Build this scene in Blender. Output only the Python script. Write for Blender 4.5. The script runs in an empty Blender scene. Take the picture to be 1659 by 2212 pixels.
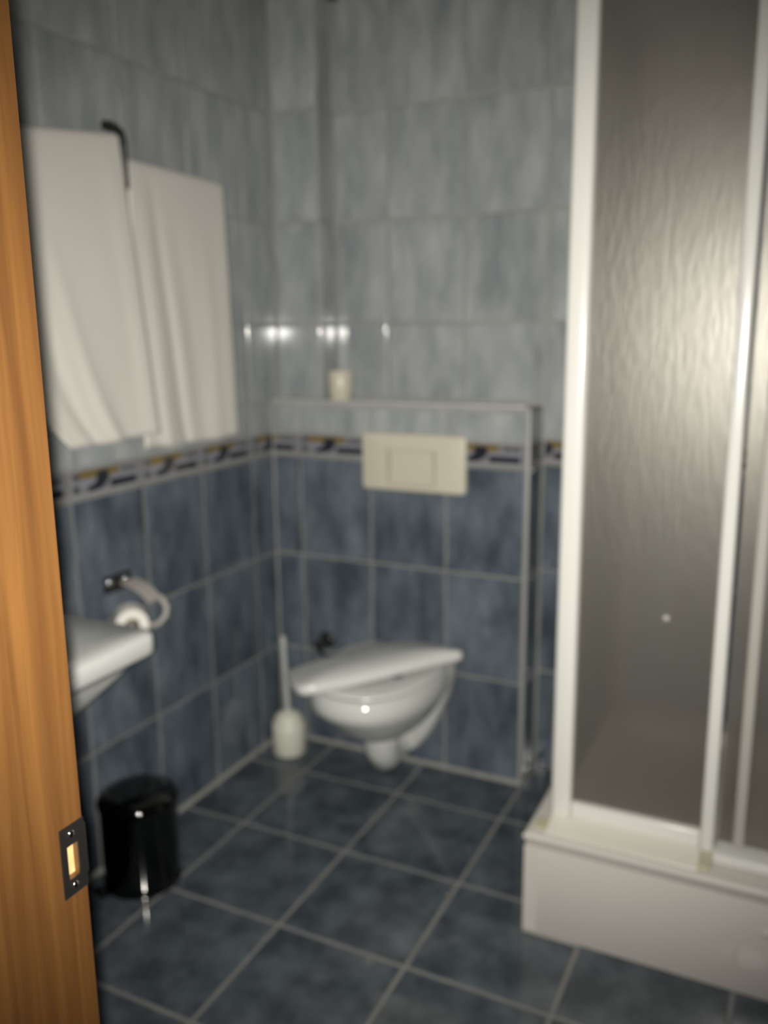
import bpy, bmesh, math, random
from mathutils import Vector, Matrix, noise as mnoise
random.seed(7)
scene = bpy.context.scene
COL = scene.collection

# ------------------------------------------------------------------ camera
cam_d = bpy.data.cameras.new('camera')
cam = bpy.data.objects.new('camera', cam_d); COL.objects.link(cam)
cam_d.sensor_fit = 'HORIZONTAL'; cam_d.sensor_width = 36.0
cam_d.lens = 36.0 * 1884.19 / 1659.0
CAMPOS = Vector((1.5575, -2.3684, 1.3634))
yaw, pitch, roll = -0.4552, -0.2058, -0.0103
fw = Vector((math.sin(yaw)*math.cos(pitch), math.cos(yaw)*math.cos(pitch), math.sin(pitch)))
rt = Vector((math.cos(yaw), -math.sin(yaw), 0)); up = rt.cross(fw)
r2 = rt*math.cos(roll) + up*math.sin(roll); u2 = -rt*math.sin(roll) + up*math.cos(roll)
cam.matrix_world = Matrix(((r2.x, u2.x, -fw.x, CAMPOS.x), (r2.y, u2.y, -fw.y, CAMPOS.y), (r2.z, u2.z, -fw.z, CAMPOS.z), (0, 0, 0, 1)))
cam_d.clip_start = 0.01
cam_d.dof.use_dof = True
cam_d.dof.focus_distance = 0.62
cam_d.dof.aperture_fstop = 5.1
scene.camera = cam

# ------------------------------------------------------------------ world, lights, exposure
world = bpy.data.worlds.new('world'); scene.world = world; world.use_nodes = True
world.node_tree.nodes['Background'].inputs[0].default_value = (1.0, 0.86, 0.72, 1)
world.node_tree.nodes['Background'].inputs[1].default_value = 0.05
# the phone's own flash LED just left of the lens: it throws the thin shadow right of the door jamb
fl_d = bpy.data.lights.new('phone_flash', 'SPOT')
fl = bpy.data.objects.new('phone_flash', fl_d); COL.objects.link(fl)
fl_d.energy = 228; fl_d.color = (1.0, 0.972, 0.90)
fl_d.spot_size = math.radians(87); fl_d.spot_blend = 1.0
fl_d.shadow_soft_size = 0.010
fl.matrix_world = cam.matrix_world.copy()
fl.location = CAMPOS - r2*0.0118
vs = scene.view_settings
vs.view_transform = 'Standard'; vs.look = 'None'; vs.gamma = 1.0; vs.use_curve_mapping = False
vs.exposure = 0.0

# ------------------------------------------------------------------ helpers
def mat(name, color, rough=0.5, metal=0.0, spec=0.5, nodes=None, coat=0.0):
    m = bpy.data.materials.new(name); m.use_nodes = True
    nt = m.node_tree; b = nt.nodes['Principled BSDF']
    b.inputs['Base Color'].default_value = (*color, 1); b.inputs['Roughness'].default_value = rough
    b.inputs['Metallic'].default_value = metal; b.inputs['Specular IOR Level'].default_value = spec
    b.inputs['Coat Weight'].default_value = coat
    if nodes: nodes(nt, b)
    return m

def mottle(c1, c2, scale, stretch=(1, 1, 1), rnd=True, detail=4, bump=0.0, tone=0.08, lo=0.3, hi=0.7):
    """noise mottling between two glaze colours, shifted and toned per object"""
    def f(nt, b):
        N, L = nt.nodes, nt.links
        tc = N.new('ShaderNodeTexCoord'); mp = N.new('ShaderNodeMapping'); mp.inputs['Scale'].default_value = stretch
        L.new(tc.outputs['Object'], mp.inputs['Vector'])
        oi = N.new('ShaderNodeObjectInfo')
        mul = N.new('ShaderNodeMath'); mul.operation = 'MULTIPLY'; mul.inputs[1].default_value = 37.0
        L.new(oi.outputs['Random'], mul.inputs[0])
        ns = N.new('ShaderNodeTexNoise'); ns.noise_dimensions = '4D'
        ns.inputs['Scale'].default_value = scale; ns.inputs['Detail'].default_value = detail; ns.inputs['Roughness'].default_value = 0.6
        L.new(mp.outputs[0], ns.inputs['Vector'])
        if rnd: L.new(mul.outputs[0], ns.inputs['W'])
        cr = N.new('ShaderNodeValToRGB')
        cr.color_ramp.elements[0].position = lo; cr.color_ramp.elements[0].color = (*c1, 1)
        cr.color_ramp.elements[1].position = hi; cr.color_ramp.elements[1].color = (*c2, 1)
        L.new(ns.outputs[0], cr.inputs[0])
        mr = N.new('ShaderNodeMapRange'); mr.inputs[3].default_value = 1 - tone; mr.inputs[4].default_value = 1 + tone
        L.new(oi.outputs['Random'], mr.inputs[0])
        mx = N.new('ShaderNodeVectorMath'); mx.operation = 'SCALE'
        L.new(cr.outputs[0], mx.inputs[0]); L.new(mr.outputs[0], mx.inputs['Scale'])
        L.new(mx.outputs[0], b.inputs['Base Color'])
        if bump:
            bp = N.new('ShaderNodeBump'); bp.inputs['Strength'].default_value = bump; bp.inputs['Distance'].default_value = 0.002
            L.new(ns.outputs[0], bp.inputs['Height']); L.new(bp.outputs[0], b.inputs['Normal'])
    return f

def wood_nodes(nt, b):
    N, L = nt.nodes, nt.links
    tc = N.new('ShaderNodeTexCoord'); mp = N.new('ShaderNodeMapping'); mp.inputs['Scale'].default_value = (30, 30, 1.3)
    L.new(tc.outputs['Object'], mp.inputs['Vector'])
    n1 = N.new('ShaderNodeTexNoise'); n1.inputs['Scale'].default_value = 1.6; n1.inputs['Detail'].default_value = 6; n1.inputs['Distortion'].default_value = 0.6
    L.new(mp.outputs[0], n1.inputs['Vector'])
    cr = N.new('ShaderNodeValToRGB')
    e = cr.color_ramp.elements
    e[0].position = 0.32; e[0].color = (0.052, 0.0205, 0.0052, 1)
    e[1].position = 0.68; e[1].color = (0.106, 0.0470, 0.0120, 1)
    L.new(n1.outputs[0], cr.inputs[0]); L.new(cr.outputs[0], b.inputs['Base Color'])

def cloth_nodes(nt, b):
    N, L = nt.nodes, nt.links
    tc = N.new('ShaderNodeTexCoord')
    n1 = N.new('ShaderNodeTexNoise'); n1.inputs['Scale'].default_value = 600; n1.inputs['Detail'].default_value = 2
    L.new(tc.outputs['Object'], n1.inputs['Vector'])
    bp = N.new('ShaderNodeBump'); bp.inputs['Strength'].default_value = 0.35; bp.inputs['Distance'].default_value = 0.001
    L.new(n1.outputs[0], bp.inputs['Height']); L.new(bp.outputs[0], b.inputs['Normal'])
    b.inputs['Sheen Weight'].default_value = 0.15

M = {}
M['grout'] = mat('grout', (0.42, 0.40, 0.36), 0.9, spec=0.1, nodes=mottle((0.185, 0.185, 0.180), (0.245, 0.244, 0.236), 9, rnd=False))
def wallgrout(nt, b):
    # paler jointing compound between the pale tiles above the border, greyer below
    mottle((0.185, 0.185, 0.180), (0.245, 0.244, 0.236), 9, rnd=False)(nt, b)
    N, L = nt.nodes, nt.links
    src = b.inputs['Base Color'].links[0].from_socket
    g = N.new('ShaderNodeNewGeometry'); sx = N.new('ShaderNodeSeparateXYZ'); L.new(g.outputs['Position'], sx.inputs[0])
    cmpn = N.new('ShaderNodeMath'); cmpn.operation = 'GREATER_THAN'; cmpn.inputs[1].default_value = 1.043
    L.new(sx.outputs['Z'], cmpn.inputs[0])
    k = N.new('ShaderNodeMapRange'); k.inputs[3].default_value = 1.0; k.inputs[4].default_value = 1.45; L.new(cmpn.outputs[0], k.inputs[0])
    sc = N.new('ShaderNodeVectorMath'); sc.operation = 'SCALE'; L.new(src, sc.inputs[0]); L.new(k.outputs[0], sc.inputs['Scale'])
    L.new(sc.outputs[0], b.inputs['Base Color'])
M['wallgrout'] = mat('wall grout', (0.22, 0.22, 0.21), 0.9, spec=0.1, nodes=wallgrout)
M['bead'] = mat('silicone bead', (0.42, 0.40, 0.36), 0.5, nodes=mottle((0.22, 0.215, 0.195), (0.30, 0.295, 0.27), 14, rnd=False))
M['blue'] = mat('dark blue glazed tile', (0.08, 0.1, 0.13), 0.07, nodes=mottle((0.046, 0.059, 0.077), (0.160, 0.190, 0.222), 12, (1, 1, 0.42), lo=0.34, hi=0.74))
M['pale'] = mat('pale grey blue glazed tile', (0.3, 0.32, 0.33), 0.07, nodes=mottle((0.222, 0.241, 0.252), (0.405, 0.421, 0.420), 13, (1.2, 1, 0.36), tone=0.04, lo=0.32, hi=0.72))
M['floor'] = mat('slate blue floor tile', (0.07, 0.085, 0.1), 0.08, nodes=mottle((0.046, 0.058, 0.071), (0.140, 0.164, 0.182), 11, lo=0.38, hi=0.78))
M['border'] = mat('border tile ground', (0.19, 0.188, 0.20), 0.12)
M['line'] = mat('border tile pale line', (0.26, 0.26, 0.255), 0.12)
M['ochre'] = mat('border ochre print', (0.17, 0.12, 0.022), 0.12)
M['navy'] = mat('border navy print', (0.020, 0.022, 0.032), 0.12)
M['greyprint'] = mat('border grey print', (0.065, 0.068, 0.075), 0.12)
M['ice'] = mat('border ice blue print', (0.225, 0.23, 0.27), 0.12)
M['trim'] = mat('pale pvc trim', (0.29, 0.29, 0.28), 0.4)
M['ledge'] = mat('ledge strip toned as lit', (0.46, 0.465, 0.455), 0.3)  # paler than the other trim: light on the ledge top put into the colour
M['ceil'] = mat('ceiling paint', (0.6, 0.6, 0.58), 0.9, nodes=mottle((0.56, 0.56, 0.54), (0.64, 0.64, 0.62), 5, rnd=False))
M['plaster'] = mat('corridor plaster', (0.4, 0.38, 0.35), 0.9, nodes=mottle((0.37, 0.35, 0.32), (0.43, 0.41, 0.38), 6, rnd=False))
M['wood'] = mat('orange varnished wood', (0.17, 0.07, 0.014), 0.42, nodes=wood_nodes)
M['rawwood'] = mat('raw wood inside latch hole', (0.30, 0.17, 0.06), 0.8, nodes=mottle((0.42, 0.26, 0.10), (0.56, 0.37, 0.17), 90, rnd=False))
M['steel'] = mat('worn steel', (0.15, 0.145, 0.135), 0.42, metal=1.0)
M['chrome'] = mat('chrome', (0.75, 0.75, 0.75), 0.08, metal=1.0)
M['darkmetal'] = mat('dark metal', (0.018, 0.019, 0.017), 0.35, metal=0.0, spec=0.3)
M['porcelain'] = mat('white porcelain', (0.54, 0.545, 0.52), 0.10, spec=0.5)
M['seat'] = mat('white plastic lid', (0.60, 0.60, 0.575), 0.25)
M['whiteplastic'] = mat('cream white plastic', (0.56, 0.525, 0.42), 0.35)
M['brushwhite'] = mat('white brush plastic', (0.62, 0.62, 0.53), 0.4)
M['brushhandle'] = mat('grey white handle plastic', (0.42, 0.43, 0.42), 0.4)
M['acrylic'] = mat('white acrylic', (0.52, 0.49, 0.455), 0.24)
M['profile'] = mat('white coated aluminium', (0.62, 0.61, 0.575), 0.22)
M['cream'] = mat('cream coated sill', (0.64, 0.62, 0.54), 0.3)
M['sealant'] = mat('yellowed sealant', (0.50, 0.45, 0.32), 0.5)
M['black'] = mat('black polished metal', (0.085, 0.084, 0.082), 0.05, metal=1.0)
M['towel'] = mat('white cotton towel', (0.60, 0.575, 0.525), 0.95, spec=0.1, nodes=cloth_nodes)
M['paper'] = mat('toilet paper', (0.72, 0.70, 0.64), 0.95, spec=0.05)
M['matt'] = mat('matt grey aluminium', (0.36, 0.34, 0.31), 0.6)
M['bumper'] = mat('dark blue rubber', (0.05, 0.055, 0.085), 0.6)
M['core'] = mat('cardboard core', (0.16, 0.12, 0.08), 0.9)
M['rubber'] = mat('brown fitting', (0.06, 0.045, 0.03), 0.6)

def glass_mat():
    m = bpy.data.materials.new('rain textured frosted pane'); m.use_nodes = True
    nt = m.node_tree; N, L = nt.nodes, nt.links
    N.clear()
    out = N.new('ShaderNodeOutputMaterial')
    tc = N.new('ShaderNodeTexCoord'); mp = N.new('ShaderNodeMapping'); mp.inputs['Scale'].default_value = (120, 120, 22)
    L.new(tc.outputs['Object'], mp.inputs['Vector'])
    ns = N.new('ShaderNodeTexNoise'); ns.inputs['Scale'].default_value = 1.0; ns.inputs['Detail'].default_value = 5
    L.new(mp.outputs[0], ns.inputs['Vector'])
    bp = N.new('ShaderNodeBump'); bp.inputs['Strength'].default_value = 0.22; bp.inputs['Distance'].default_value = 0.004
    L.new(ns.outputs[0], bp.inputs['Height'])
    tr = N.new('ShaderNodeBsdfTransparent'); tr.inputs[0].default_value = (0.78, 0.765, 0.73, 1)
    rf = N.new('ShaderNodeBsdfRefraction'); rf.inputs['Color'].default_value = (0.78, 0.765, 0.73, 1)
    rf.inputs['Roughness'].default_value = 0.45; rf.inputs['IOR'].default_value = 1.12
    L.new(bp.outputs[0], rf.inputs['Normal'])
    df = N.new('ShaderNodeBsdfDiffuse'); df.inputs[0].default_value = (0.36, 0.345, 0.315, 1)
    gl = N.new('ShaderNodeBsdfGlossy'); gl.inputs['Roughness'].default_value = 0.40; gl.inputs[0].default_value = (1, 0.97, 0.88, 1)
    L.new(bp.outputs[0], gl.inputs['Normal'])
    m1 = N.new('ShaderNodeMixShader'); m1.inputs[0].default_value = 0.5
    L.new(tr.outputs[0], m1.inputs[1]); L.new(rf.outputs[0], m1.inputs[2])
    m2 = N.new('ShaderNodeMixShader'); m2.inputs[0].default_value = 0.10
    L.new(m1.outputs[0], m2.inputs[1]); L.new(df.outputs[0], m2.inputs[2])
    m3 = N.new('ShaderNodeMixShader'); m3.inputs[0].default_value = 0.075
    L.new(m2.outputs[0], m3.inputs[1]); L.new(gl.outputs[0], m3.inputs[2])
    L.new(m3.outputs[0], out.inputs[0])
    return m
M['pane'] = glass_mat()

def link(name, me, parent=None, loc=None, rot=None):
    o = bpy.data.objects.new(name, me); COL.objects.link(o)
    if parent is not None: o.parent = parent
    if loc is not None: o.location = loc
    if rot is not None: o.rotation_euler = rot
    return o

def thing(name, label, cat, loc=(0, 0, 0), group=None):
    o = bpy.data.objects.new(name, None); COL.objects.link(o); o.location = loc
    o.empty_display_size = 0.05
    o['label'] = label; o['category'] = cat
    if group: o['group'] = group
    return o

def struct(o, label, cat):
    o['kind'] = 'structure'; o['label'] = label; o['category'] = cat
    return o

def finish(bm, name, mats, parent=None, smooth=False, loc=None, rot=None, angle=None, origin=None):
    """bmesh in world space -> mesh object; origin moves the object's own origin; parents are at known locations"""
    bmesh.ops.recalc_face_normals(bm, faces=bm.faces)
    off = Vector((0, 0, 0))
    p = parent
    while p is not None:
        off += Vector(p.location); p = p.parent
    org = Vector(origin) if origin else Vector((0, 0, 0))
    if origin:
        bmesh.ops.translate(bm, verts=bm.verts, vec=-org)
    me = bpy.data.meshes.new(name)
    bm.to_mesh(me); bm.free()
    if not isinstance(mats, (list, tuple)): mats = [mats]
    for m in mats: me.materials.append(m)
    if smooth:
        for f in me.polygons: f.use_smooth = True
        if angle: me.set_sharp_from_angle(angle=math.radians(angle))
    o = link(name, me, parent)
    o.location = org - off
    return o

def boxv(bm, x0, x1, y0, y1, z0, z1, bevel=0.0, seg=2, mi=0):
    vs_ = [bm.verts.new(c) for c in ((x0, y0, z0), (x1, y0, z0), (x1, y1, z0), (x0, y1, z0), (x0, y0, z1), (x1, y0, z1), (x1, y1, z1), (x0, y1, z1))]
    fs = []
    for q in ((0, 3, 2, 1), (4, 5, 6, 7), (0, 1, 5, 4), (1, 2, 6, 5), (2, 3, 7, 6), (3, 0, 4, 7)):
        f = bm.faces.new([vs_[i] for i in q]); f.material_index = mi; fs.append(f)
    if bevel:
        ed = list({e for f in fs for e in f.edges})
        bmesh.ops.bevel(bm, geom=ed, offset=bevel, segments=seg, profile=0.5, affect='EDGES')
    return fs

def lathe(bm, prof, center, seg=32, axis='Z', mi=0):
    """prof = [(r, h)...] turned round an axis through center"""
    rings = []
    cx, cy, cz = center
    for r, h in prof:
        ring = []
        if r < 1e-6:
            ring = [bm.verts.new({'Z': (cx, cy, cz+h), 'Y': (cx, cy+h, cz), 'X': (cx+h, cy, cz)}[axis])]
        else:
            for i in range(seg):
                a = 2*math.pi*i/seg; c, s = r*math.cos(a), r*math.sin(a)
                ring.append(bm.verts.new({'Z': (cx+c, cy+s, cz+h), 'Y': (cx+c, cy+h, cz+s), 'X': (cx+h, cy+c, cz+s)}[axis]))
        rings.append(ring)
    for a, b in zip(rings, rings[1:]):
        n = max(len(a), len(b))
        for i in range(n):
            j = (i+1) % n
            if len(a) == 1 and len(b) == 1: continue
            if len(a) == 1: f = bm.faces.new((a[0], b[i], b[j]))
            elif len(b) == 1: f = bm.faces.new((a[i], a[j], b[0]))
            else: f = bm.faces.new((a[i], a[j], b[j], b[i]))
            f.material_index = mi

def tube(bm, pts, r, seg=12, mi=0, cap=True):
    pts = [Vector(p) for p in pts]
    rings = []
    prev = None
    for i, p in enumerate(pts):
        t = (pts[min(i+1, len(pts)-1)] - pts[max(i-1, 0)]).normalized()
        ref = prev if prev else (Vector((0, 0, 1)) if abs(t.z) < 0.9 else Vector((1, 0, 0)))
        a = (ref - t*ref.dot(t)).normalized(); prev = a
        b = t.cross(a)
        rr = r[i] if isinstance(r, (list, tuple)) else r
        rings.append([bm.verts.new(p + a*rr*math.cos(2*math.pi*k/seg) + b*rr*math.sin(2*math.pi*k/seg)) for k in range(seg)])
    for a, b in zip(rings, rings[1:]):
        for k in range(seg):
            f = bm.faces.new((a[k], a[(k+1) % seg], b[(k+1) % seg], b[k])); f.material_index = mi
    if cap:
        bm.faces.new(rings[0][::-1]).material_index = mi; bm.faces.new(rings[-1]).material_index = mi

def loft(bm, rings, cap0=True, cap1=True):
    R = [[bm.verts.new(p) for p in ring] for ring in rings]
    n = len(R[0])
    for a, b in zip(R, R[1:]):
        for i in range(n):
            bm.faces.new((a[i], a[(i+1) % n], b[(i+1) % n], b[i]))
    if cap0: bm.faces.new(R[0][::-1])
    if cap1: bm.faces.new(R[-1])
    return R

# ------------------------------------------------------------------ tiles
GAP = 0.0065       # joint width
TH = 0.006         # tile body
PROUD = 0.0022     # how far the glaze stands in front of the grout
BEV = 0.0042
_tm = {}
def tile_mesh(w, h, key):
    """a tile in the local XZ plane, glaze towards local -Y at y = 0, rounded rim"""
    k = (round(w, 4), round(h, 4), key)
    if k in _tm: return _tm[k]
    me = bpy.data.meshes.new('tile')
    w2, h2 = w/2, h/2
    V, F = [], []
    for ins, y in ((0, TH), (0, BEV), (BEV*0.29, BEV*0.29), (BEV, 0)):
        a, b = w2-ins, h2-ins
        V += [(-a, y, -b), (a, y, -b), (a, y, b), (-a, y, b)]
    for r in range(3):
        for i in range(4):
            j = (i+1) % 4
            F.append((r*4+i, r*4+j, r*4+4+j, r*4+4+i))
    F.append((12, 13, 14, 15))
    me.from_pydata(V, [], F); me.update(calc_edges=True)
    me.materials.append(M[key])
    for p in me.polygons: p.use_smooth = p.index < 12
    for e in me.edges:                          # mitred corners stay crisp so the rims shade evenly along their length
        if abs(e.vertices[0]-e.vertices[1]) == 4: e.use_edge_sharp = True
    _tm[k] = me
    return me

def border_mesh(w, off, h):
    """printed border tile: base slab plus print patches lying in the glaze; off = where the tile starts inside the 0.25 m repeat"""
    k = ('border', round(w, 4), round(off, 4))
    if k in _tm: return _tm[k]
    bm = bmesh.new()
    w2, h2 = w/2, h/2
    rings = []
    for ins, y in ((0, TH), (0, BEV), (BEV*0.29, BEV*0.29), (BEV, 0)):
        a, b = w2-ins, h2-ins
        rings.append([bm.verts.new(c) for c in ((-a, y, -b), (a, y, -b), (a, y, b), (-a, y, b))])
    for a, b in zip(rings, rings[1:]):
        for i in range(4): bm.faces.new((a[i], a[(i+1) % 4], b[(i+1) % 4], b[i]))
    bm.faces.new(rings[-1])
    U = 0.25
    def clip(poly):
        # clip polygon (unit coords) to this tile's span
        lo, hi = off/U + 0.012, (off+w)/U - 0.012
        for side in (0, 1):
            res = []
            for i in range(len(poly)):
                p, q = poly[i], poly[(i+1) % len(poly)]
                ins = (lambda z: z[0] >= lo) if side == 0 else (lambda z: z[0] <= hi)
                lim = lo if side == 0 else hi
                if ins(p): res.append(p)
                if ins(p) != ins(q):
                    t = (lim-p[0])/(q[0]-p[0]); res.append((lim, p[1]+t*(q[1]-p[1])))
            poly = res
            if len(poly) < 3: return None
        return poly
    def patch(poly, mi, d=0.0004):
        poly = clip(poly)
        if not poly: return
        vs_ = [bm.verts.new((-w2 + x*U - off, -d, -h2 + z*h)) for x, z in poly]
        f = bm.faces.new(vs_); f.material_index = mi
    rect = lambda x0, x1, z0, z1: [(x0, z0), (x1, z0), (x1, z1), (x0, z1)]
    patch(rect(0, 1, 0.03, 0.17), 1, 0.0002)                       # pale line along the foot
    patch(rect(0.11, 0.34, 0.40, 0.62), 5)                         # ice field left of the wave
    patch(rect(0.55, 0.92, 0.50, 0.64), 5)
    patch(rect(0.02, 0.11, 0.70, 0.90), 4)                         # grey dash
    patch(rect(0.11, 0.64, 0.70, 0.95), 2)                         # ochre bar
    for x in (0.70, 0.80): patch(rect(x, x+0.075, 0.70, 0.86), 4)
    patch(rect(0.02, 0.10, 0.20, 0.46), 4)
    patch(rect(0.52, 0.89, 0.20, 0.48), 3)                         # navy dash
    wave = [(0.34, 0.88), (0.49, 0.90), (0.505, 0.60), (0.46, 0.38), (0.38, 0.22), (0.21, 0.18), (0.21, 0.38), (0.30, 0.46), (0.335, 0.60)]
    # the wave is split into convex strips
    strips = [(0, 1, 2, 8), (8, 2, 3, 7), (7, 3, 4), (7, 4, 5, 6)]
    for s in strips: patch([wave[i] for i in s], 3, 0.0006)
    me = bpy.data.meshes.new('border_tile')
    bm.normal_update(); bm.to_mesh(me); bm.free()
    # patches must face -Y
    for key in ('border', 'line', 'ochre', 'navy', 'greyprint', 'ice'): me.materials.append(M[key])
    _tm[k] = me
    return me

HR = 0.3236                    # wall tile module height
WT = 0.25                      # wall tile module width
ZB0, ZB1 = 3*HR, 1.044         # border band
FS = 0.3252                    # floor module
FX, FY = 0.208, -0.2095
YB = 0.1334                    # back wall plane
PR, ZL = 0.8534, 1.1433        # boxed wall right edge and ledge height
CW, CD = 0.168, 0.0442         # pipe column
XR, YF, ZC = 1.96, -1.852, 2.55
ROWS = [(0, HR, 'blue'), (HR, 2*HR, 'blue'), (2*HR, 3*HR, 'blue'), (ZB0, ZB1, 'border')] + [(a, b, 'pale') for a, b in zip((ZB1, 1.381, 1.690, 2.011, 2.334), (1.381, 1.690, 2.011, 2.334, 2.66))]

def tile_plane(parent, plane, fixed, spans, zlo, zhi, flip=False, units=None):
    """plane 'Y-': face towards -Y at y=fixed, spans along X. 'X+': face towards +X at x=fixed, spans along Y. 'X-': towards -X."""
    off = Vector(parent.location)
    for a0, a1, uoff in spans:
        for z0, z1, kind in ROWS:
            za, zb = max(z0, zlo), min(z1, zhi)
            if zb - za < 0.02 or a1 - a0 < 0.015: continue
            w, h = a1-a0-GAP, zb-za-GAP
            ca, cz = (a0+a1)/2, (za+zb)/2
            if kind == 'border':
                if zb-za < (z1-z0) - 1e-4: continue
                me = border_mesh(w, uoff, h); nm = 'border_tile'
            else:
                me = tile_mesh(w, h, kind); nm = 'tile'
            jit = random.uniform(-0.0003, 0.0003)
            if plane == 'Y-': loc, rot = (ca, fixed-PROUD+jit, cz), (0, 0, 0)
            elif plane == 'X+': loc, rot = (fixed+PROUD+jit, ca, cz), (0, 0, math.pi/2)
            else: loc, rot = (fixed-PROUD+jit, ca, cz), (0, 0, -math.pi/2)
            rot = (rot[0]+random.uniform(-.0015, .0015), rot[1], rot[2]+random.uniform(-.0015, .0015))
            o = link(nm, me, parent, Vector(loc)-off, rot)

def slab(name, x0, x1, y0, y1, z0, z1, m, label, cat):
    bm = bmesh.new(); boxv(bm, x0, x1, y0, y1, z0, z1)
    o = finish(bm, name, m, origin=((x0+x1)/2, (y0+y1)/2, z0))
    return struct(o, label, cat)

# ------------------------------------------------------------------ the room
floor = slab('floor', 0, XR, YF-0.2, YB, -0.12, 0, M['grout'], 'slate blue tiled floor of the bathroom with grey joints', 'floor')
wall_left = slab('wall_left', -0.12, 0, YF, YB, 0, ZC, M['wallgrout'], 'left tiled wall, dark blue below and pale grey above, behind the towels', 'wall')
wall_back = slab('wall_back', 0, XR, YB, YB+0.12, 0, ZC, M['wallgrout'], 'back tiled wall above the toilet ledge and behind the shower', 'wall')
wall_right = slab('wall_right', XR, XR+0.12, YF, YB, 0, ZC, M['wallgrout'], 'right tiled wall beside the shower cabin', 'wall')
ceiling = slab('ceiling', -0.12, XR+0.12, YF-0.2, YB+0.12, ZC, ZC+0.1, M['ceil'], 'plain pale ceiling over the bathroom', 'ceiling')
DX0, DX1, DZ = 1.0, 1.86, 2.05
bm = bmesh.new()
boxv(bm, -0.12, DX0-0.03, YF-0.19, YF, 0, ZC); boxv(bm, DX1+0.03, XR+0.12, YF-0.19, YF, 0, ZC); boxv(bm, DX0-0.03, DX1+0.03, YF-0.19, YF, DZ+0.03, ZC)
wall_front = struct(finish(bm, 'wall_front', M['plaster'], origin=(1.0, YF-0.1, 0)), 'plastered wall around the doorway in front', 'wall')

# boxed-in half wall that carries the toilet, and the pipe column in the corner above it
half_wall = slab('half_wall', 0, PR, 0, YB, 0, ZL, M['wallgrout'], 'boxed-in half-height tiled wall with a ledge, carrying the toilet', 'wall')
column = slab('pipe_column', 0, CW, CD, YB, ZL, ZC, M['wallgrout'], 'pale tiled pipe column in the corner above the ledge', 'wall')

lspans = [(-0.1231, 0, 0.25-0.1231)]
y = -0.1231
while y > YF:
    lspans.append((max(y-WT, YF), y, 0)); y -= WT
# the border repeat on the left wall starts at the far-left end of each tile as seen
lspans = [(a, b, 0 if b-a > 0.24 else (0.0 if b > -0.05 else 0.25-(b-a))) for a, b, u in lspans]
tile_plane(wall_left, 'X+', 0, lspans, 0, ZB1)
tile_plane(wall_left, 'X+', 0, [(lspans[0][0], 0.0, 0)] + lspans[1:], ZB1, ZL)
tile_plane(wall_left, 'X+', 0, [(lspans[0][0], CD, 0)] + lspans[1:], ZL, ZC)
P1 = 0.1044
tile_plane(half_wall, 'Y-', 0, [(0, P1, 0.25-P1)] + [(P1+i*WT, P1+(i+1)*WT - (0.008 if i == 2 else 0), 0) for i in range(3)], 0, ZL-0.010)
tile_plane(half_wall, 'X+', PR, [(0.006, YB, 0.1)], 0, ZL-0.010)
# ledge tiles
for a, b in [(CW, P1+WT), (P1+WT, P1+2*WT), (P1+2*WT, PR-0.003)]:
    me = tile_mesh(b-a-GAP, YB-0.008, 'pale')
    link('tile', me, half_wall, Vector(((a+b)/2, YB/2, ZL+PROUD)) - Vector(half_wall.location), (-math.pi/2, 0, 0))
me = tile_mesh(CW-GAP, CD-0.008, 'pale')
link('tile', me, half_wall, Vector((CW/2, CD/2, ZL+PROUD)) - Vector(half_wall.location), (-math.pi/2, 0, 0))
tile_plane(column, 'Y-', CD, [(0.002, CW-0.002, 0)], ZL+0.004, ZC)
tile_plane(column, 'X+', CW, [(CD+0.003, YB, 0)], ZL+0.004, ZC)
bsp = [(PR+0.005, 1.005, 0.10)] + [(1.005+i*WT, 1.005+(i+1)*WT, 0) for i in range(3)] + [(1.755, XR, 0)]
tile_plane(wall_back, 'Y-', YB, bsp, 0, ZC)
ub = [(CW+0.004, P1+WT, 0)] + [(P1+i*WT, P1+(i+1)*WT, 0) for i in (1, 2)]
tile_plane(wall_back, 'Y-', YB, ub, ZL+0.008, ZC)
rs = []; y = YB
while y > YF:
    rs.append((max(y-WT, YF), y, 0)); y -= WT
tile_plane(wall_right, 'X-', XR, rs, 0, ZC)
# floor tiles
xs = [0, FX]; 
while xs[-1] < XR: xs.append(min(xs[-1]+FS, XR))
ys = [YB, FY]
while ys[-1] > YF: ys.append(max(ys[-1]-FS, YF))
for i in range(len(xs)-1):
    for j in range(len(ys)-1):
        x0, x1, y1, y0 = xs[i], xs[i+1], ys[j], ys[j+1]
        if x1-x0 < 0.03 or y1-y0 < 0.03: continue
        if j == 0 and x1 <= PR+0.02: y1 = 0.0
        tx0 = x0
        if j == 0 and x0 < PR < x1 - 0.03:
            # the tile is cut round the corner of the boxed wall: front strip and side piece
            me = tile_mesh(x1-PR-GAP, y1-0.0-GAP, 'floor')
            link('tile', me, floor, Vector(((PR+x1)/2, y1/2, 0.001)) - Vector(floor.location), (-math.pi/2, 0, 0))
            y1 = 0.0
        me = tile_mesh(x1-x0-GAP, y1-y0-GAP, 'floor')
        link('tile', me, floor, Vector(((x0+x1)/2, (y0+y1)/2, 0.001)) - Vector(floor.location), (-math.pi/2 + random.uniform(-.001, .001), random.uniform(-.001, .001), 0))

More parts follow.
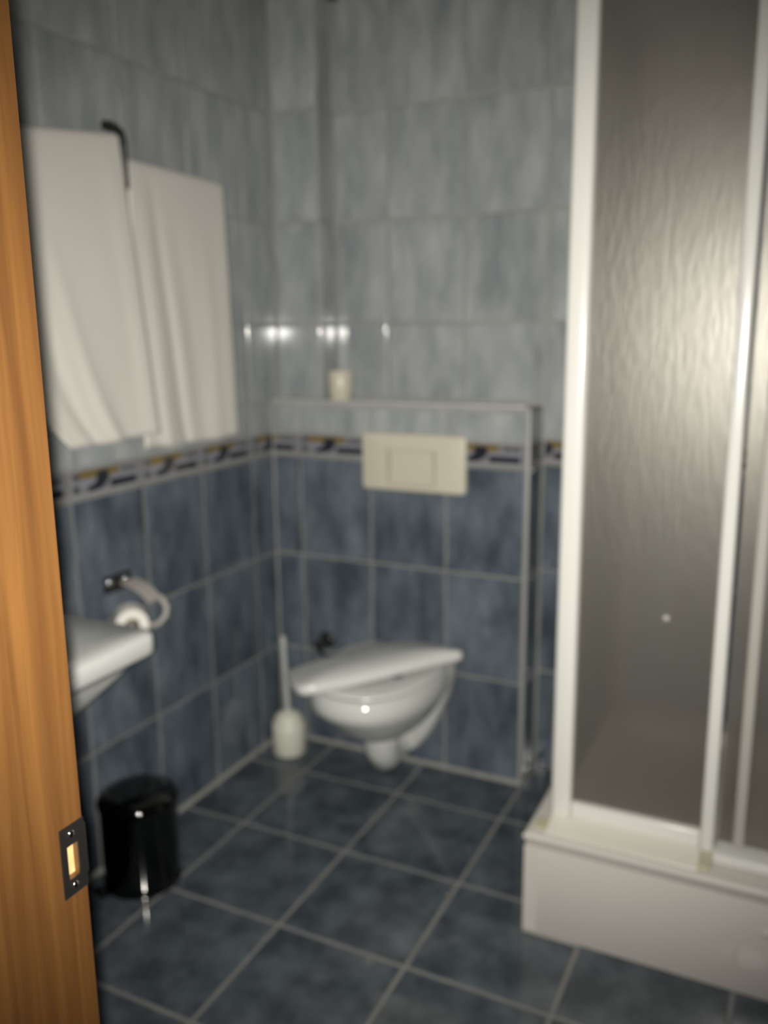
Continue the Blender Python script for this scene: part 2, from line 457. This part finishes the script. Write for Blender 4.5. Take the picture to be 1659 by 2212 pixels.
# trims: pale corner profiles and grout beads along the floor
def strip(name, x0, x1, y0, y1, z0, z1, m, label, bev=0.002):
    bm = bmesh.new(); boxv(bm, x0, x1, y0, y1, z0, z1, bev)
    return struct(finish(bm, name, m, smooth=True, angle=40, origin=((x0+x1)/2, (y0+y1)/2, z0)), label, 'trim')
strip('trim_1', PR-0.010, PR+0.005, -0.005, 0.008, 0, ZL+0.003, M['trim'], 'pale upright corner strip on the right edge of the boxed half wall', 0.004)
strip('trim_2', CW*0+0.004, PR-0.010, -0.004, 0.004, ZL+0.001, ZL+0.009, M['ledge'], 'strip along the front edge of the toilet ledge, paled like its lit top', 0.0025)
def bead(name, p, q, n, label, r=0.007):
    """quarter bead of grout lying in the angle; n = the two outward directions"""
    p, q = Vector(p), Vector(q); a, b = Vector(n[0]), Vector(n[1])
    bm = bmesh.new()
    prof = [Vector((0, 0, 0)), a*r*1.5, a*r*0.75 + b*r*0.75, b*r*1.5]
    loft(bm, [[p+v for v in prof], [q+v for v in prof]])
    return struct(finish(bm, name, M['bead'], origin=p), label, 'trim')
bead('trim_3', (0.0, -0.002, 0.001), (PR, -0.002, 0.001), ((0, -1, 0), (0, 0, 1)), 'pale grout bead where the half wall meets the floor')
bead('trim_4', (0.002, YF, 0.001), (0.002, -0.002, 0.001), ((1, 0, 0), (0, 0, 1)), 'grey grout bead where the left wall meets the floor')
bead('trim_5', (0.002, -0.002, 0.0), (0.002, -0.002, ZL), ((1, 0, 0), (0, -1, 0)), 'grey grout bead up the inner corner left of the toilet', r=0.003)

# ------------------------------------------------------------------ door frame with strike plate
door = thing('door_1', 'orange varnished wooden door frame at the left edge with a steel strike plate', 'door frame', (DX0, YF, 0)); door['kind'] = 'structure'
SP0, SP1, SZ0, SZ1 = -1.879, -1.8515, 0.873, 0.940     # strike plate on the jamb face
HY0, HY1, HZ0, HZ1 = -1.8725, -1.8600, 0.889, 0.921     # latch hole
bm = bmesh.new()
# jamb with a real mortise: built round the hole
JX0 = DX0-0.03; yb_, yf_ = YF-0.215, YF
for (a, b, c, d) in ((yb_, HY0, 0, DZ), (HY1, yf_, 0, DZ), (HY0, HY1, 0, HZ0), (HY0, HY1, HZ1, DZ)):
    boxv(bm, JX0, DX0, a, b, c, d)
bmesh.ops.remove_doubles(bm, verts=bm.verts, dist=1e-5)
finish(bm, 'jamb', M['wood'], door)
bm = bmesh.new(); boxv(bm, JX0, DX0-0.005, HY0, HY1, HZ0, HZ1)
finish(bm, 'latch_hole', M['rawwood'], door)
bm = bmesh.new(); boxv(bm, DX1, DX1+0.03, yb_, yf_, 0, DZ); finish(bm, 'jamb', M['wood'], door)
bm = bmesh.new(); boxv(bm, JX0, DX1+0.03, yb_, yf_, DZ, DZ+0.03); finish(bm, 'head', M['wood'], door)
bm = bmesh.new()
for (a, b, c, d) in ((SP0, HY0, SZ0, SZ1), (HY1, SP1, SZ0, SZ1), (HY0, HY1, SZ0, HZ0), (HY0, HY1, HZ1, SZ1)):
    boxv(bm, DX0, DX0+0.0016, a, b, c, d)
boxv(bm, DX0-0.012, DX0+0.0016, SP1, SP1+0.0018, SZ0+0.012, SZ1-0.006)
bmesh.ops.remove_doubles(bm, verts=bm.verts, dist=1e-5)
plate = finish(bm, 'strike_plate', M['steel'], door)
plate['label'] = 'worn grey steel strike plate'
for zc in (SZ0+0.008, SZ1-0.009):
    bm = bmesh.new(); lathe(bm, [(0, 0.0030), (0.0016, 0.0029), (0.0032, 0.0022), (0.0036, 0.0015)], (DX0, (HY0+HY1)/2, zc), 16, 'X')
    finish(bm, 'screw', M['chrome'], plate, smooth=True)

# ------------------------------------------------------------------ toilet
TX = 0.5
toilet = thing('toilet', 'white wall-hung toilet with a crooked lid under the flush plate', 'toilet', (TX, 0, 0.04))
def ring_bowl(hw, yf, yb, z, n=40):
    """egg outline: half ellipse at the front, squarer at the back"""
    L = []
    ym = yb - (yb-yf)*0.42
    for i in range(n):
        a = 2*math.pi*i/n
        c, s = math.cos(a), math.sin(a)
        x = hw*(abs(c)**0.85)*(1 if c > 0 else -1)
        if s < 0: yy = ym + (ym-yf)*s
        else: yy = ym + (yb-ym)*(s**0.7)
        L.append((TX+x, yy, z))
    return L
bm = bmesh.new()
secs = [(0.400, .160, -.470, -.045), (0.404, .166, -.477, -.04), (0.398, .172, -.484, -.04), (0.382, .178, -.491, -.04), (0.362, .181, -.494, -.04), (0.340, .177, -.485, -.04),
        (0.31, .160, -.447, -.04), (0.275, .141, -.413, -.04), (0.243, .116, -.375, -.045), (0.218, .085, -.335, -.055), (0.203, .050, -.295, -.075), (0.198, .018, -.25, -.11)]
rim_in = [(0.398, .135, -.445, -.09), (0.36, .125, -.43, -.1), (0.30, .095, -.38, -.12), (0.25, .05, -.32, -.16)]
rings = [ring_bowl(hw, yf, yb, z) for z, hw, yf, yb in [rim_in[3], rim_in[2], rim_in[1], rim_in[0]]] + [ring_bowl(hw, yf, yb, z) for z, hw, yf, yb in secs]
loft(bm, rings)
finish(bm, 'bowl', M['porcelain'], toilet, smooth=True)
# mounting flange against the wall, tapering to the foot
bm = bmesh.new()
fr = []
for z, hw, dep in [(0.392, .165, .14), (0.35, .160, .13), (0.29, .148, .12), (0.24, .130, .11), (0.19, .108, .10), (0.14, .080, .09), (0.10, .050, .085), (0.075, .02, .08)]:
    ring = []
    for i in range(24):
        a = 2*math.pi*i/24; c, s = math.cos(a), math.sin(a)
        x = hw*(abs(c)**0.45)*(1 if c > 0 else -1)
        yy = -dep/2 + dep/2*(abs(s)**0.45)*(1 if s > 0 else -1)
        ring.append((TX+0.0+x, yy-0.003, z))
    fr.append(ring)
loft(bm, fr); finish(bm, 'mounting_flange', M['porcelain'], toilet, smooth=True, angle=50)
# trap bulge and outlet below the bowl
bm = bmesh.new()
tube(bm, [(0.482, -0.20, 0.235), (0.480, -0.20, 0.19), (0.477, -0.195, 0.14), (0.474, -0.175, 0.105), (0.472, -0.13, 0.095), (0.472, -0.07, 0.105), (0.472, -0.004, 0.12)],
     [0.062, 0.058, 0.053, 0.052, 0.050, 0.048, 0.048], 24)
finish(bm, 'trap', M['porcelain'], toilet, smooth=True, angle=60)
# crooked lid: swung round and propped up on its right side
lid_out = [[0.282, -0.406, 0.424], [0.300, -0.432, 0.428], [0.349, -0.490, 0.437], [0.395, -0.530, 0.447], [0.425, -0.534, 0.451], [0.495, -0.455, 0.456], [0.57, -0.358, 0.461], [0.647, -0.258, 0.466], [0.704, -0.195, 0.470],
           [0.728, -0.172, 0.472], [0.705, -0.146, 0.468], [0.647, -0.107, 0.457], [0.586, -0.074, 0.447], [0.519, -0.066, 0.437], [0.457, -0.097, 0.431], [0.389, -0.179, 0.426], [0.33, -0.272, 0.423], [0.289, -0.36, 0.422]]
nrm = Vector((-0.136, 0.055, 0.989)).normalized()
P0 = Vector((0.43, -0.543, 0.452))
pts = []
for q in lid_out:
    v = Vector(q); v.z = P0.z - (nrm.x*(v.x-P0.x) + nrm.y*(v.y-P0.y))/nrm.z; pts.append(v)
# smooth the outline a little
sm = []
for i in range(len(pts)):
    a, b, c = pts[i-1], pts[i], pts[(i+1) % len(pts)]
    sm += [b*0.75+a*0.25, b*0.75+c*0.25]
cen = sum(sm, Vector())/len(sm)
def inset(k, d): return [cen + (v-cen)*k - nrm*d for v in sm]
bm = bmesh.new()
loft(bm, [inset(0.80, 0.026), inset(0.97, 0.029), inset(1.0, 0.024), inset(1.005, 0.012), inset(0.992, 0.003), inset(0.965, 0.0), inset(0.80, -0.009), inset(0.6, -0.015), inset(0.3, -0.019)])
finish(bm, 'lid', M['seat'], toilet, smooth=True)['label'] = 'white toilet lid swung out of line'

bm = bmesh.new()
loft(bm, [ring_bowl(.166, -.476, -.06, 0.4055), ring_bowl(.172, -.482, -.055, 0.410), ring_bowl(.170, -.480, -.056, 0.416), ring_bowl(.160, -.468, -.065, 0.4195), ring_bowl(.110, -.405, -.13, 0.4190), ring_bowl(.05, -.32, -.19, 0.4190)])
finish(bm, 'seat', M['seat'], toilet, smooth=True, angle=60)
bm = bmesh.new(); lathe(bm, [(0, 0), (0.014, 0), (0.015, 0.004), (0.013, 0.016), (0, 0.017)], (0.583, -0.305, 0.4190), 16)
finish(bm, 'bumper', M['bumper'], toilet, smooth=True, angle=40)['label'] = 'dark blue buffer under the lid'

# ------------------------------------------------------------------ flush plate
fp = thing('flush_plate', 'cream plastic flush plate on the half wall above the toilet', 'flush plate', (0.503, 0, 0.973))
def frame_mesh(bm, o, i_, y0, y1, bev):
    # a rounded plate with a rectangular opening
    def rr(x0, x1, z0, z1, y, r, n=4):
        L = []
        for cx, cz, a0 in ((x1-r, z1-r, 0), (x0+r, z1-r, 90), (x0+r, z0+r, 180), (x1-r, z0+r, 270)):
            for k in range(n+1):
                a = math.radians(a0+90*k/n); L.append((cx+r*math.cos(a), y, cz+r*math.sin(a)))
        return L
    loft(bm, [rr(*o, y1, 0.012), rr(*o, y0+bev, 0.012), rr(o[0]+bev*.3, o[1]-bev*.3, o[2]+bev*.3, o[3]-bev*.3, y0+bev*.3, 0.011), rr(o[0]+bev, o[1]-bev, o[2]+bev, o[3]-bev, y0, 0.010),
              rr(*i_, y0, 0.004), rr(*i_, y1, 0.004)], False, False)
bm = bmesh.new(); frame_mesh(bm, (0.335, 0.671, 0.887, 1.060), (0.422, 0.577, 0.905, 1.020), -0.020, -0.002, 0.006)
finish(bm, 'cover', M['whiteplastic'], fp, smooth=True, angle=40)
bm = bmesh.new(); boxv(bm, 0.420, 0.580, -0.0045, -0.0024, 0.903, 1.022); finish(bm, 'backplate', M['whiteplastic'], fp)
bm = bmesh.new()
v = [(0.429, -0.0205, 1.010), (0.5715, -0.0205, 1.010), (0.5715, -0.0145, 0.909), (0.429, -0.0145, 0.909)]
loft(bm, [[(a, -0.003, c) for a, b, c in v], v]); finish(bm, 'button', M['whiteplastic'], fp)

# ------------------------------------------------------------------ things on and by the toilet
cup = thing('tumbler', 'small cream plastic tumbler standing on the toilet ledge', 'tumbler', (0.217, 0.068, ZL+0.0025))
bm = bmesh.new()
lathe(bm, [(0, 0.0), (0.034, 0.0), (0.037, 0.003), (0.041, 0.09), (0.0395, 0.092), (0.038, 0.09), (0.034, 0.006), (0, 0.006)], (0.217, 0.068, ZL+0.0025), 32)
finish(bm, 'cup', M['whiteplastic'], cup, smooth=True, angle=50)

brush = thing('toilet_brush', 'white toilet brush with long handle in a round holder by the wall corner', 'toilet brush', (0.10, -0.12, 0.002))
bm = bmesh.new()
bc = (0.10, -0.118, 0.002)
lathe(bm, [(0, 0), (0.050, 0), (0.055, 0.006), (0.0545, 0.09), (0.052, 0.112), (0.050, 0.113), (0.048, 0.108), (0.046, 0.02), (0, 0.02)], bc, 36)
finish(bm, 'holder', M['brushwhite'], brush, smooth=True, angle=60)
bm = bmesh.new()
lathe(bm, [(0.047, 0.106), (0.0475, 0.116), (0.043, 0.130), (0.030, 0.142), (0.012, 0.148), (0.010, 0.150)], bc, 36)
finish(bm, 'lid', M['brushwhite'], brush, smooth=True)
bm = bmesh.new(); tube(bm, [(0.10, -0.118, 0.06), (0.097, -0.1185, 0.2), (0.091, -0.119, 0.34), (0.089, -0.119, 0.398), (0.089, -0.119, 0.404)], [0.0095, 0.0095, 0.0095, 0.0095, 0.006], 16)
finish(bm, 'handle', M['brushhandle'], brush, smooth=True, angle=60)

valve = thing('angle_valve', 'small dark angle valve on the half wall left of the toilet', 'valve', (0.19, -0.002, 0.365))
bm = bmesh.new(); lathe(bm, [(0, -0.004), (0.026, -0.004), (0.027, -0.002), (0.022, -0.009), (0.012, -0.012), (0.011, -0.045), (0, -0.045)], (0.19, 0.0, 0.365), 20, 'Y'); finish(bm, 'body', M['darkmetal'], valve, smooth=True, angle=40)
bm = bmesh.new(); lathe(bm, [(0, -0.045), (0.016, -0.045), (0.020, -0.050), (0.019, -0.064), (0.014, -0.067), (0, -0.067)], (0.19, 0.0, 0.365), 12, 'Y'); finish(bm, 'knob', M['darkmetal'], valve, smooth=True, angle=40)
bm = bmesh.new(); tube(bm, [(0.19, -0.03, 0.365), (0.19, -0.03, 0.385), (0.192, -0.03, 0.400)], [0.012, 0.012, 0.010], 14); finish(bm, 'spout', M['darkmetal'], valve, smooth=True, angle=40)
bm = bmesh.new(); tube(bm, [(0.19, -0.03, 0.36), (0.175, -0.032, 0.345), (0.168, -0.028, 0.33), (0.18, -0.01, 0.315), (0.185, -0.001, 0.31)], 0.006, 10); finish(bm, 'hose', M['darkmetal'], valve, smooth=True)

# ------------------------------------------------------------------ pedal bin
BC = (0.124, -0.856, 0.003)
pbin = thing('pedal_bin', 'glossy black round pedal bin on the floor by the left wall', 'bin', BC)
bm = bmesh.new()
lathe(bm, [(0, 0.0), (0.093, 0.0), (0.098, 0.004), (0.098, 0.016), (0.095, 0.019), (0.0955, 0.21), (0.0965, 0.213), (0, 0.213)], BC, 64)
finish(bm, 'body', M['black'], pbin, smooth=True, angle=35)
bm = bmesh.new()
lathe(bm, [(0.0965, 0.2135), (0.099, 0.2145), (0.0995, 0.226), (0.097, 0.233), (0.088, 0.241), (0.065, 0.249), (0.035, 0.254), (0, 0.2555)], BC, 64)
finish(bm, 'lid', M['black'], pbin, smooth=True, angle=50)
bm = bmesh.new()
d = Vector((-0.35, -0.94, 0)).normalized(); s_ = Vector((-d.y, d.x, 0)); c0 = Vector(BC)
q = [c0+d*0.09-s_*0.022, c0+d*0.125-s_*0.022, c0+d*0.125+s_*0.022, c0+d*0.09+s_*0.022]
loft(bm, [[v+Vector((0, 0, 0.010)) for v in q], [v+Vector((0, 0, 0.017)) for v in q]]); finish(bm, 'pedal', M['black'], pbin)
bm = bmesh.new(); tube(bm, [c0-d*0.099+s_*t+Vector((0, 0, 0.214)) for t in (-0.03, 0.03)], 0.005, 10); finish(bm, 'hinge', M['darkmetal'], pbin, smooth=True)

# ------------------------------------------------------------------ washbasin (its far corner shows beyond the door frame)
basin = thing('washbasin', 'white porcelain washbasin on the left wall, its corner showing beyond the door frame', 'washbasin', (0.003, -1.36, 0.62))
def rrect(x0, x1, y0, y1, z, r, n=6):
    L = []
    for cx, cy, a0 in ((x1-r, y1-r, 0), (x0+r*0.15, y1-r*0.15, 90), (x0+r*0.15, y0+r*0.15, 180), (x1-r, y0+r, 270)):
        rr = r if a0 in (0, 270) else r*0.15
        for i in range(n+1):
            a = math.radians(a0+90*i/n); L.append((cx+rr*math.cos(a), cy+rr*math.sin(a), z))
    return L
bm = bmesh.new()
X1, Y0, Y1 = 0.462, -1.74, -1.118
YI0, YI1 = Y0+0.10, -1.36
rings = [rrect(0.14, X1-0.16, YI0+0.06, YI1-0.06, 0.69, 0.07), rrect(0.13, X1-0.10, YI0+0.02, YI1-0.02, 0.74, 0.08), rrect(0.12, X1-0.085, YI0, YI1, 0.796, 0.08),
         rrect(0.11, X1-0.075, YI0-0.012, YI1+0.012, 0.802, 0.08), rrect(0.01, X1-0.010, Y0+0.010, Y1-0.010, 0.802, 0.03), rrect(0.004, X1-0.002, Y0+0.002, Y1-0.002, 0.797, 0.034),
         rrect(0.003, X1, Y0, Y1, 0.788, 0.035), rrect(0.003, X1, Y0, Y1, 0.764, 0.035), rrect(0.003, X1-0.006, Y0+0.006, Y1-0.006, 0.757, 0.035), rrect(0.003, X1-0.020, Y0+0.02, Y1-0.022, 0.753, 0.05),
         rrect(0.003, X1-0.028, Y0+0.035, Y1-0.035, 0.735, 0.06), rrect(0.003, X1-0.050, Y0+0.06, Y1-0.085, 0.695, 0.09), rrect(0.003, X1-0.095, Y0+0.10, Y1-0.16, 0.650, 0.10), rrect(0.003, X1-0.18, Y0+0.16, Y1-0.24, 0.615, 0.10)]
loft(bm, rings)
finish(bm, 'bowl', M['porcelain'], basin, smooth=True, angle=60)
bm = bmesh.new(); lathe(bm, [(0, 0.004), (0.018, 0.004), (0.021, 0.001), (0.021, 0)], (0.22, -1.50, 0.6905), 20); finish(bm, 'drain', M['chrome'], basin, smooth=True)

# ------------------------------------------------------------------ toilet paper on its holder behind the basin
hold = thing('paper_holder', 'chrome and white toilet paper holder on the left wall behind the basin', 'paper holder', (0.003, -0.74, 0.70))
bm = bmesh.new(); boxv(bm, 0.003, 0.012, -0.795, -0.70, 0.72, 0.765, 0.004); finish(bm, 'mount', M['darkmetal'], hold, smooth=True, angle=40)
for yy in (-0.79, -0.735):
    bm = bmesh.new(); lathe(bm, [(0, 0.026), (0.006, 0.025), (0.010, 0.020), (0.011, 0.010), (0, 0.010)], (0.003, yy, 0.752), 16, 'X'); finish(bm, 'screw_cap', M['chrome'], hold, smooth=True)
bm = bmesh.new()
fl0 = [(0.012, 0.738), (0.040, 0.730), (0.068, 0.712), (0.085, 0.690)]
a = [Vector((p[0], -0.745+i*0.006, p[1])) for i, p in enumerate(fl0)]; b = [Vector((p[0], -0.690+i*0.004, p[1])) for i, p in enumerate(fl0)]
off = Vector((0.001, 0, 0.0022))
loft(bm, [[a[i], b[i], b[i]+off, a[i]+off] for i in range(4)]); finish(bm, 'flap', M['matt'], hold, smooth=True, angle=50)['label'] = 'grey curved cover flap'
bm = bmesh.new()
tube(bm, [(0.012, -0.690, 0.715), (0.04, -0.672, 0.705), (0.075, -0.662, 0.682), (0.088, -0.662, 0.662), (0.088, -0.668, 0.640), (0.080, -0.690, 0.622), (0.070, -0.715, 0.625), (0.060, -0.750, 0.650), (0.058, -0.765, 0.664), (0.090, -0.797, 0.664), (0.113, -0.821, 0.664)],
     [0.007, 0.008, 0.008, 0.008, 0.008, 0.008, 0.007, 0.006, 0.006, 0.006, 0.005], 12)
finish(bm, 'arm', M['matt'], hold, smooth=True)
RC = Vector((0.090, -0.797, 0.664))
roll_ = thing('toilet_roll', 'white toilet paper roll hanging on the holder behind the basin', 'toilet paper', RC)
Rz = Matrix.Translation(RC) @ Matrix.Rotation(math.radians(46), 4, 'Z')
for nm_, prof_, mm in (('paper', [(0.017, -0.030), (0.0385, -0.030), (0.040, -0.0285), (0.040, 0.0285), (0.0385, 0.030), (0.017, 0.030), (0.017, -0.030)], 'paper'),
                       ('core', [(0.0150, -0.031), (0.0172, -0.031), (0.0172, 0.031), (0.0150, 0.031), (0.0150, -0.031)], 'core')):
    bm = bmesh.new(); lathe(bm, prof_, (0, 0, 0), 40, 'Y'); bmesh.ops.transform(bm, matrix=Rz, verts=bm.verts)
    finish(bm, nm_, M[mm], roll_, smooth=True, angle=40)

# ------------------------------------------------------------------ towel rail and towels
PY, PX = -0.702, 0.080
rail = thing('towel_rail', 'dark metal towel rail with swing arms on the left wall', 'towel rail', (0.003, PY, 1.77))
bm = bmesh.new(); boxv(bm, 0.003, 0.012, PY-0.02, PY+0.02, 1.70, 1.80, 0.004); finish(bm, 'wall_plate', M['darkmetal'], rail, smooth=True, angle=40)
for zz in (1.715, 1.785):
    bm = bmesh.new(); tube(bm, [(0.010, PY, zz), (PX, PY, zz)], 0.006, 12); finish(bm, 'bracket', M['darkmetal'], rail, smooth=True, angle=50)
bm = bmesh.new(); tube(bm, [(PX, PY, 1.690), (PX, PY, 1.695), (PX, PY, 1.80), (PX, PY-0.004, 1.811), (PX, PY-0.018, 1.819), (PX, PY-0.040, 1.821), (PX, PY-0.056, 1.820)], [0.007, 0.009, 0.009, 0.009, 0.010, 0.012, 0.011], 16); finish(bm, 'post', M['darkmetal'], rail, smooth=True, angle=60)
A1 = [(PX, PY, 1.796), (0.0875, -0.738, 1.7925), (0.0875, -1.092, 1.7485)]
A2 = [(PX-0.004, PY, 1.7515), (0.0635, -0.690, 1.7512), (0.0493, -0.290, 1.7482)]
for A in (A1, A2):
    bm = bmesh.new(); tube(bm, A, 0.006, 12); finish(bm, 'arm', M['darkmetal'], rail, smooth=True, angle=60)

def towel(name, label, TL, TR, BL, BR, folds, seed, back=0.55, thick=0.007, R=0.0125, bend=None):
    """cloth over an arm: TL/TR top corners, BL/BR bottom corners of the front panel (towards the room, +X)"""
    TL, TR, BL, BR = map(Vector, (TL, TR, BL, BR))
    t = thing(name, label, 'towel', ((TL+TR)/2 + Vector((-R, 0, 0)))[:], 'white towels on the rail')
    nu, nb, nf = 44, 14, 46
    bm = bmesh.new()
    grid = []
    for j in range(nb + 7 + nf):
        row = []
        for i in range(nu+1):
            u = i/nu
            top = TL.lerp(TR, u); bot = BL.lerp(BR, u)
            if j < nb:                                    # back panel, bottom to top
                v = (1 - j/nb)*back
                p = top.lerp(bot, v); p = Vector((top.x - 2*R - 0.006*v, top.y + (p.y-top.y)*0.5, p.z))
                f = 0.35
            elif j < nb+7:                                # over the arm
                a = math.pi*(1 - (j-nb)/6.0)
                p = Vector((top.x - R + R*math.cos(a), top.y, top.z - R + R*math.sin(a))); v = 0; f = 0
            else:
                v = (j-nb-6)/nf
                p = top.lerp(bot, v); f = 1.0
                p.y = top.y + (bot.y-top.y)*(v if bend is None else (u*v + (1-u)*v**bend))
                p.z -= R*(1-v)
            if f:
                disp = 0
                for (c0, c1, wd, amp, v0) in folds:
                    c = c0 + (c1-c0)*v
                    g = math.exp(-((u-c)/wd)**2)
                    k = max(0, min(1, (v-v0)/max(1e-3, 1-v0)))
                    disp += amp*g*k*(2-k)
                disp += 0.004*v*mnoise.noise(Vector((u*5+seed, v*3, seed)))
                p.x += f*disp
                p.z += f*0.006*v*mnoise.noise(Vector((u*4, seed*3, 0)))
            row.append(bm.verts.new(p))
        grid.append(row)
    for a, b in zip(grid, grid[1:]):
        for i in range(nu): bm.faces.new((a[i], a[i+1], b[i+1], b[i]))
    o = finish(bm, 'cloth', M['towel'], t, smooth=True)
    md = o.modifiers.new('thickness', 'SOLIDIFY'); md.thickness = thick; md.offset = 0
    return t
towel('towel', 'white towel nearest the door frame, hanging on the upper arm of the rail',
      (0.100, -1.085, 1.760), (0.100, -0.738, 1.803), (0.108, -0.960, 1.113), (0.104, -0.668, 1.118),
      [(0.20, 0.50, 0.06, 0.006, 0.25), (0.05, 0.28, 0.06, -0.007, 0.25), (0.88, 0.95, 0.08, 0.004, 0.0)], 1.3, bend=6.0)
towel('towel', 'white towel farther from the door frame, hanging on the lower arm of the rail',
      (0.076, -0.690, 1.762), (0.062, -0.297, 1.759), (0.082, -0.695, 1.080), (0.072, -0.292, 1.072),
      [(0.20, 0.42, 0.045, -0.009, 0.0), (0.10, 0.22, 0.06, 0.007, 0.0), (0.40, 0.62, 0.09, -0.006, 0.1), (0.70, 0.78, 0.07, 0.004, 0.1), (0.95, 0.93, 0.08, 0.005, 0.0)], 4.1)

# ------------------------------------------------------------------ dark fitting high in the corner beside the column
fit = thing('wall_fitting', 'small dark brown fitting high on the back wall beside the pipe column', 'fitting', (0.180, YB-0.002, 2.325))
bm = bmesh.new(); lathe(bm, [(0, -0.003), (0.016, -0.003), (0.017, -0.010), (0.013, -0.018), (0, -0.020)], (0.187, YB, 2.335), 20, 'Y'); finish(bm, 'cap', M['rubber'], fit, smooth=True, angle=50)

# ------------------------------------------------------------------ shower tray
TX0, TY0, TZ = 1.052, -0.645, 0.258
tray = thing('shower_tray', 'high white acrylic shower tray with a front apron under the cabin', 'shower tray', (TX0, TY0, 0.002))
XE, YE = XR-0.004, YB-0.004
def rect(x0, x1, y0, y1, z): return [(x0, y0, z), (x1, y0, z), (x1, y1, z), (x0, y1, z)]
bm = bmesh.new()
rings = [rect(TX0+0.16, XE-0.14, TY0+0.20, YE-0.12, 0.165), rect(TX0+0.125, XE-0.11, TY0+0.16, YE-0.09, 0.178), rect(TX0+0.115, XE-0.10, TY0+0.15, YE-0.08, 0.250), rect(TX0+0.105, XE-0.09, TY0+0.14, YE-0.07, TZ),
         rect(TX0+0.012, XE, TY0+0.012, YE, TZ), rect(TX0+0.0035, XE, TY0+0.0035, YE, TZ-0.0035), rect(TX0, XE, TY0, YE, TZ-0.011), rect(TX0+0.010, XE, TY0+0.0095, YE, 0.2225), rect(TX0+0.012, XE, TY0+0.012, YE, 0.222)]
loft(bm, rings)
finish(bm, 'basin', M['acrylic'], tray, smooth=True, angle=30)
bm = bmesh.new(); boxv(bm, TX0+0.003, XE, TY0+0.010, TY0+0.030, 0.002, 0.2215, 0.003, 2); finish(bm, 'apron', M['acrylic'], tray, smooth=True, angle=40)
bm = bmesh.new(); boxv(bm, TX0+0.003, TX0+0.023, TY0+0.0301, YE, 0.002, 0.2215, 0.002, 2); finish(bm, 'side_apron', M['acrylic'], tray, smooth=True, angle=40)
bm = bmesh.new(); boxv(bm, TX0+0.002, TX0+0.034, TY0+0.008, TY0+0.0102, 0.004, 0.220, 0.0008, 1); finish(bm, 'edge_strip', M['acrylic'], tray)
bm = bmesh.new(); boxv(bm, TX0+0.002, 1.18, TY0+0.003, TY0+0.010, 0.0, 0.010, 0.003, 1); finish(bm, 'foot_bead', M['bead'], tray)
bm = bmesh.new(); lathe(bm, [(0, -0.009), (0.004, -0.0085), (0.008, -0.006), (0.010, 0.0)], (1.562, TY0+0.010, 0.157), 20, 'Y'); finish(bm, 'screw_cap', M['acrylic'], tray, smooth=True)

# ------------------------------------------------------------------ shower cabin
cab = thing('shower_cabin', 'shower cabin with frosted rain-patterned panes in white frames on the tray', 'shower cabin', (1.117, -0.55, TZ))
YP = -0.55; ZT = 2.10
def prof(name, x0, x1, y0, y1, z0, z1, parent=cab, bev=0.004, m='profile'):
    bm = bmesh.new(); boxv(bm, x0, x1, y0, y1, z0, z1, bev, 3)
    return finish(bm, name, M[m], parent, smooth=True, angle=40)
prof('corner_post', 1.094, 1.140, YP-0.022, YP+0.022, TZ+0.001, ZT, bev=0.010)
prof('slim_post', 1.418, 1.446, YP-0.018, YP+0.012, TZ+0.001, ZT, bev=0.007)
prof('bottom_rail', 1.140, 1.418, YP-0.018, YP+0.018, TZ+0.001, 0.309, bev=0.005)
prof('top_rail', 1.140, XE-0.03, YP-0.018, YP+0.03, ZT-0.05, ZT, bev=0.005)
prof('wall_profile', XE-0.03, XE-0.001, YP-0.018, YP+0.03, TZ+0.001, ZT)
prof('wall_profile', 1.105, 1.129, YE-0.03, YE-0.002, TZ+0.001, ZT)
prof('bottom_rail', 1.104, 1.130, YP+0.022, YE-0.03, TZ+0.001, 0.300)
prof('top_rail', 1.104, 1.130, YP+0.022, YE-0.03, ZT-0.05, ZT)
pane = prof('pane', 1.136, 1.421, YP-0.003, YP+0.003, 0.305, ZT-0.045, bev=0, m='pane')
prof('pane', 1.114, 1.120, YP+0.018, YE-0.025, 0.296, ZT-0.045, bev=0, m='pane')
bm = bmesh.new(); lathe(bm, [(0, -0.006), (0.005, -0.0055), (0.0065, -0.004), (0.0065, 0.0)], (1.322, YP-0.003, 0.770), 20, 'Y')
finish(bm, 'knob', M['matt'], pane, smooth=True, angle=40)
bm = bmesh.new()
wd = [(YP-0.018, TZ+0.001), (YP-0.018, 0.2735), (YP-0.022, 0.2745), (YP-0.082, 0.2605), (YP-0.083, TZ+0.001)]
loft(bm, [[(1.100, a, b) for a, b in wd], [(1.422, a, b) for a, b in wd]])
finish(bm, 'threshold', M['cream'], cab)['label'] = 'cream sloping sill strip'
for b_ in ((TX0+0.018, 1.0995, YP-0.075, YP-0.022, TZ+0.001, TZ+0.006), (1.4225, 1.447, YP-0.083, YP-0.0185, TZ+0.001, TZ+0.012)):
    bm = bmesh.new(); boxv(bm, *b_, 0.0015, 1); finish(bm, 'sealant_smear', M['sealant'], cab)
# sliding leaf on the outer track
prof('door_rail', 1.446, XE-0.03, YP-0.050, YP+0.018, TZ+0.001, 0.285, bev=0.008)
leaf = prof('sliding_pane', 1.452, XE-0.045, YP+0.010, YP+0.016, 0.283, ZT-0.05, bev=0, m='pane')
prof('leaf_post', 1.482, 1.505, YP+0.002, YP+0.022, 0.284, ZT-0.05, parent=leaf, bev=0.005, m='matt')
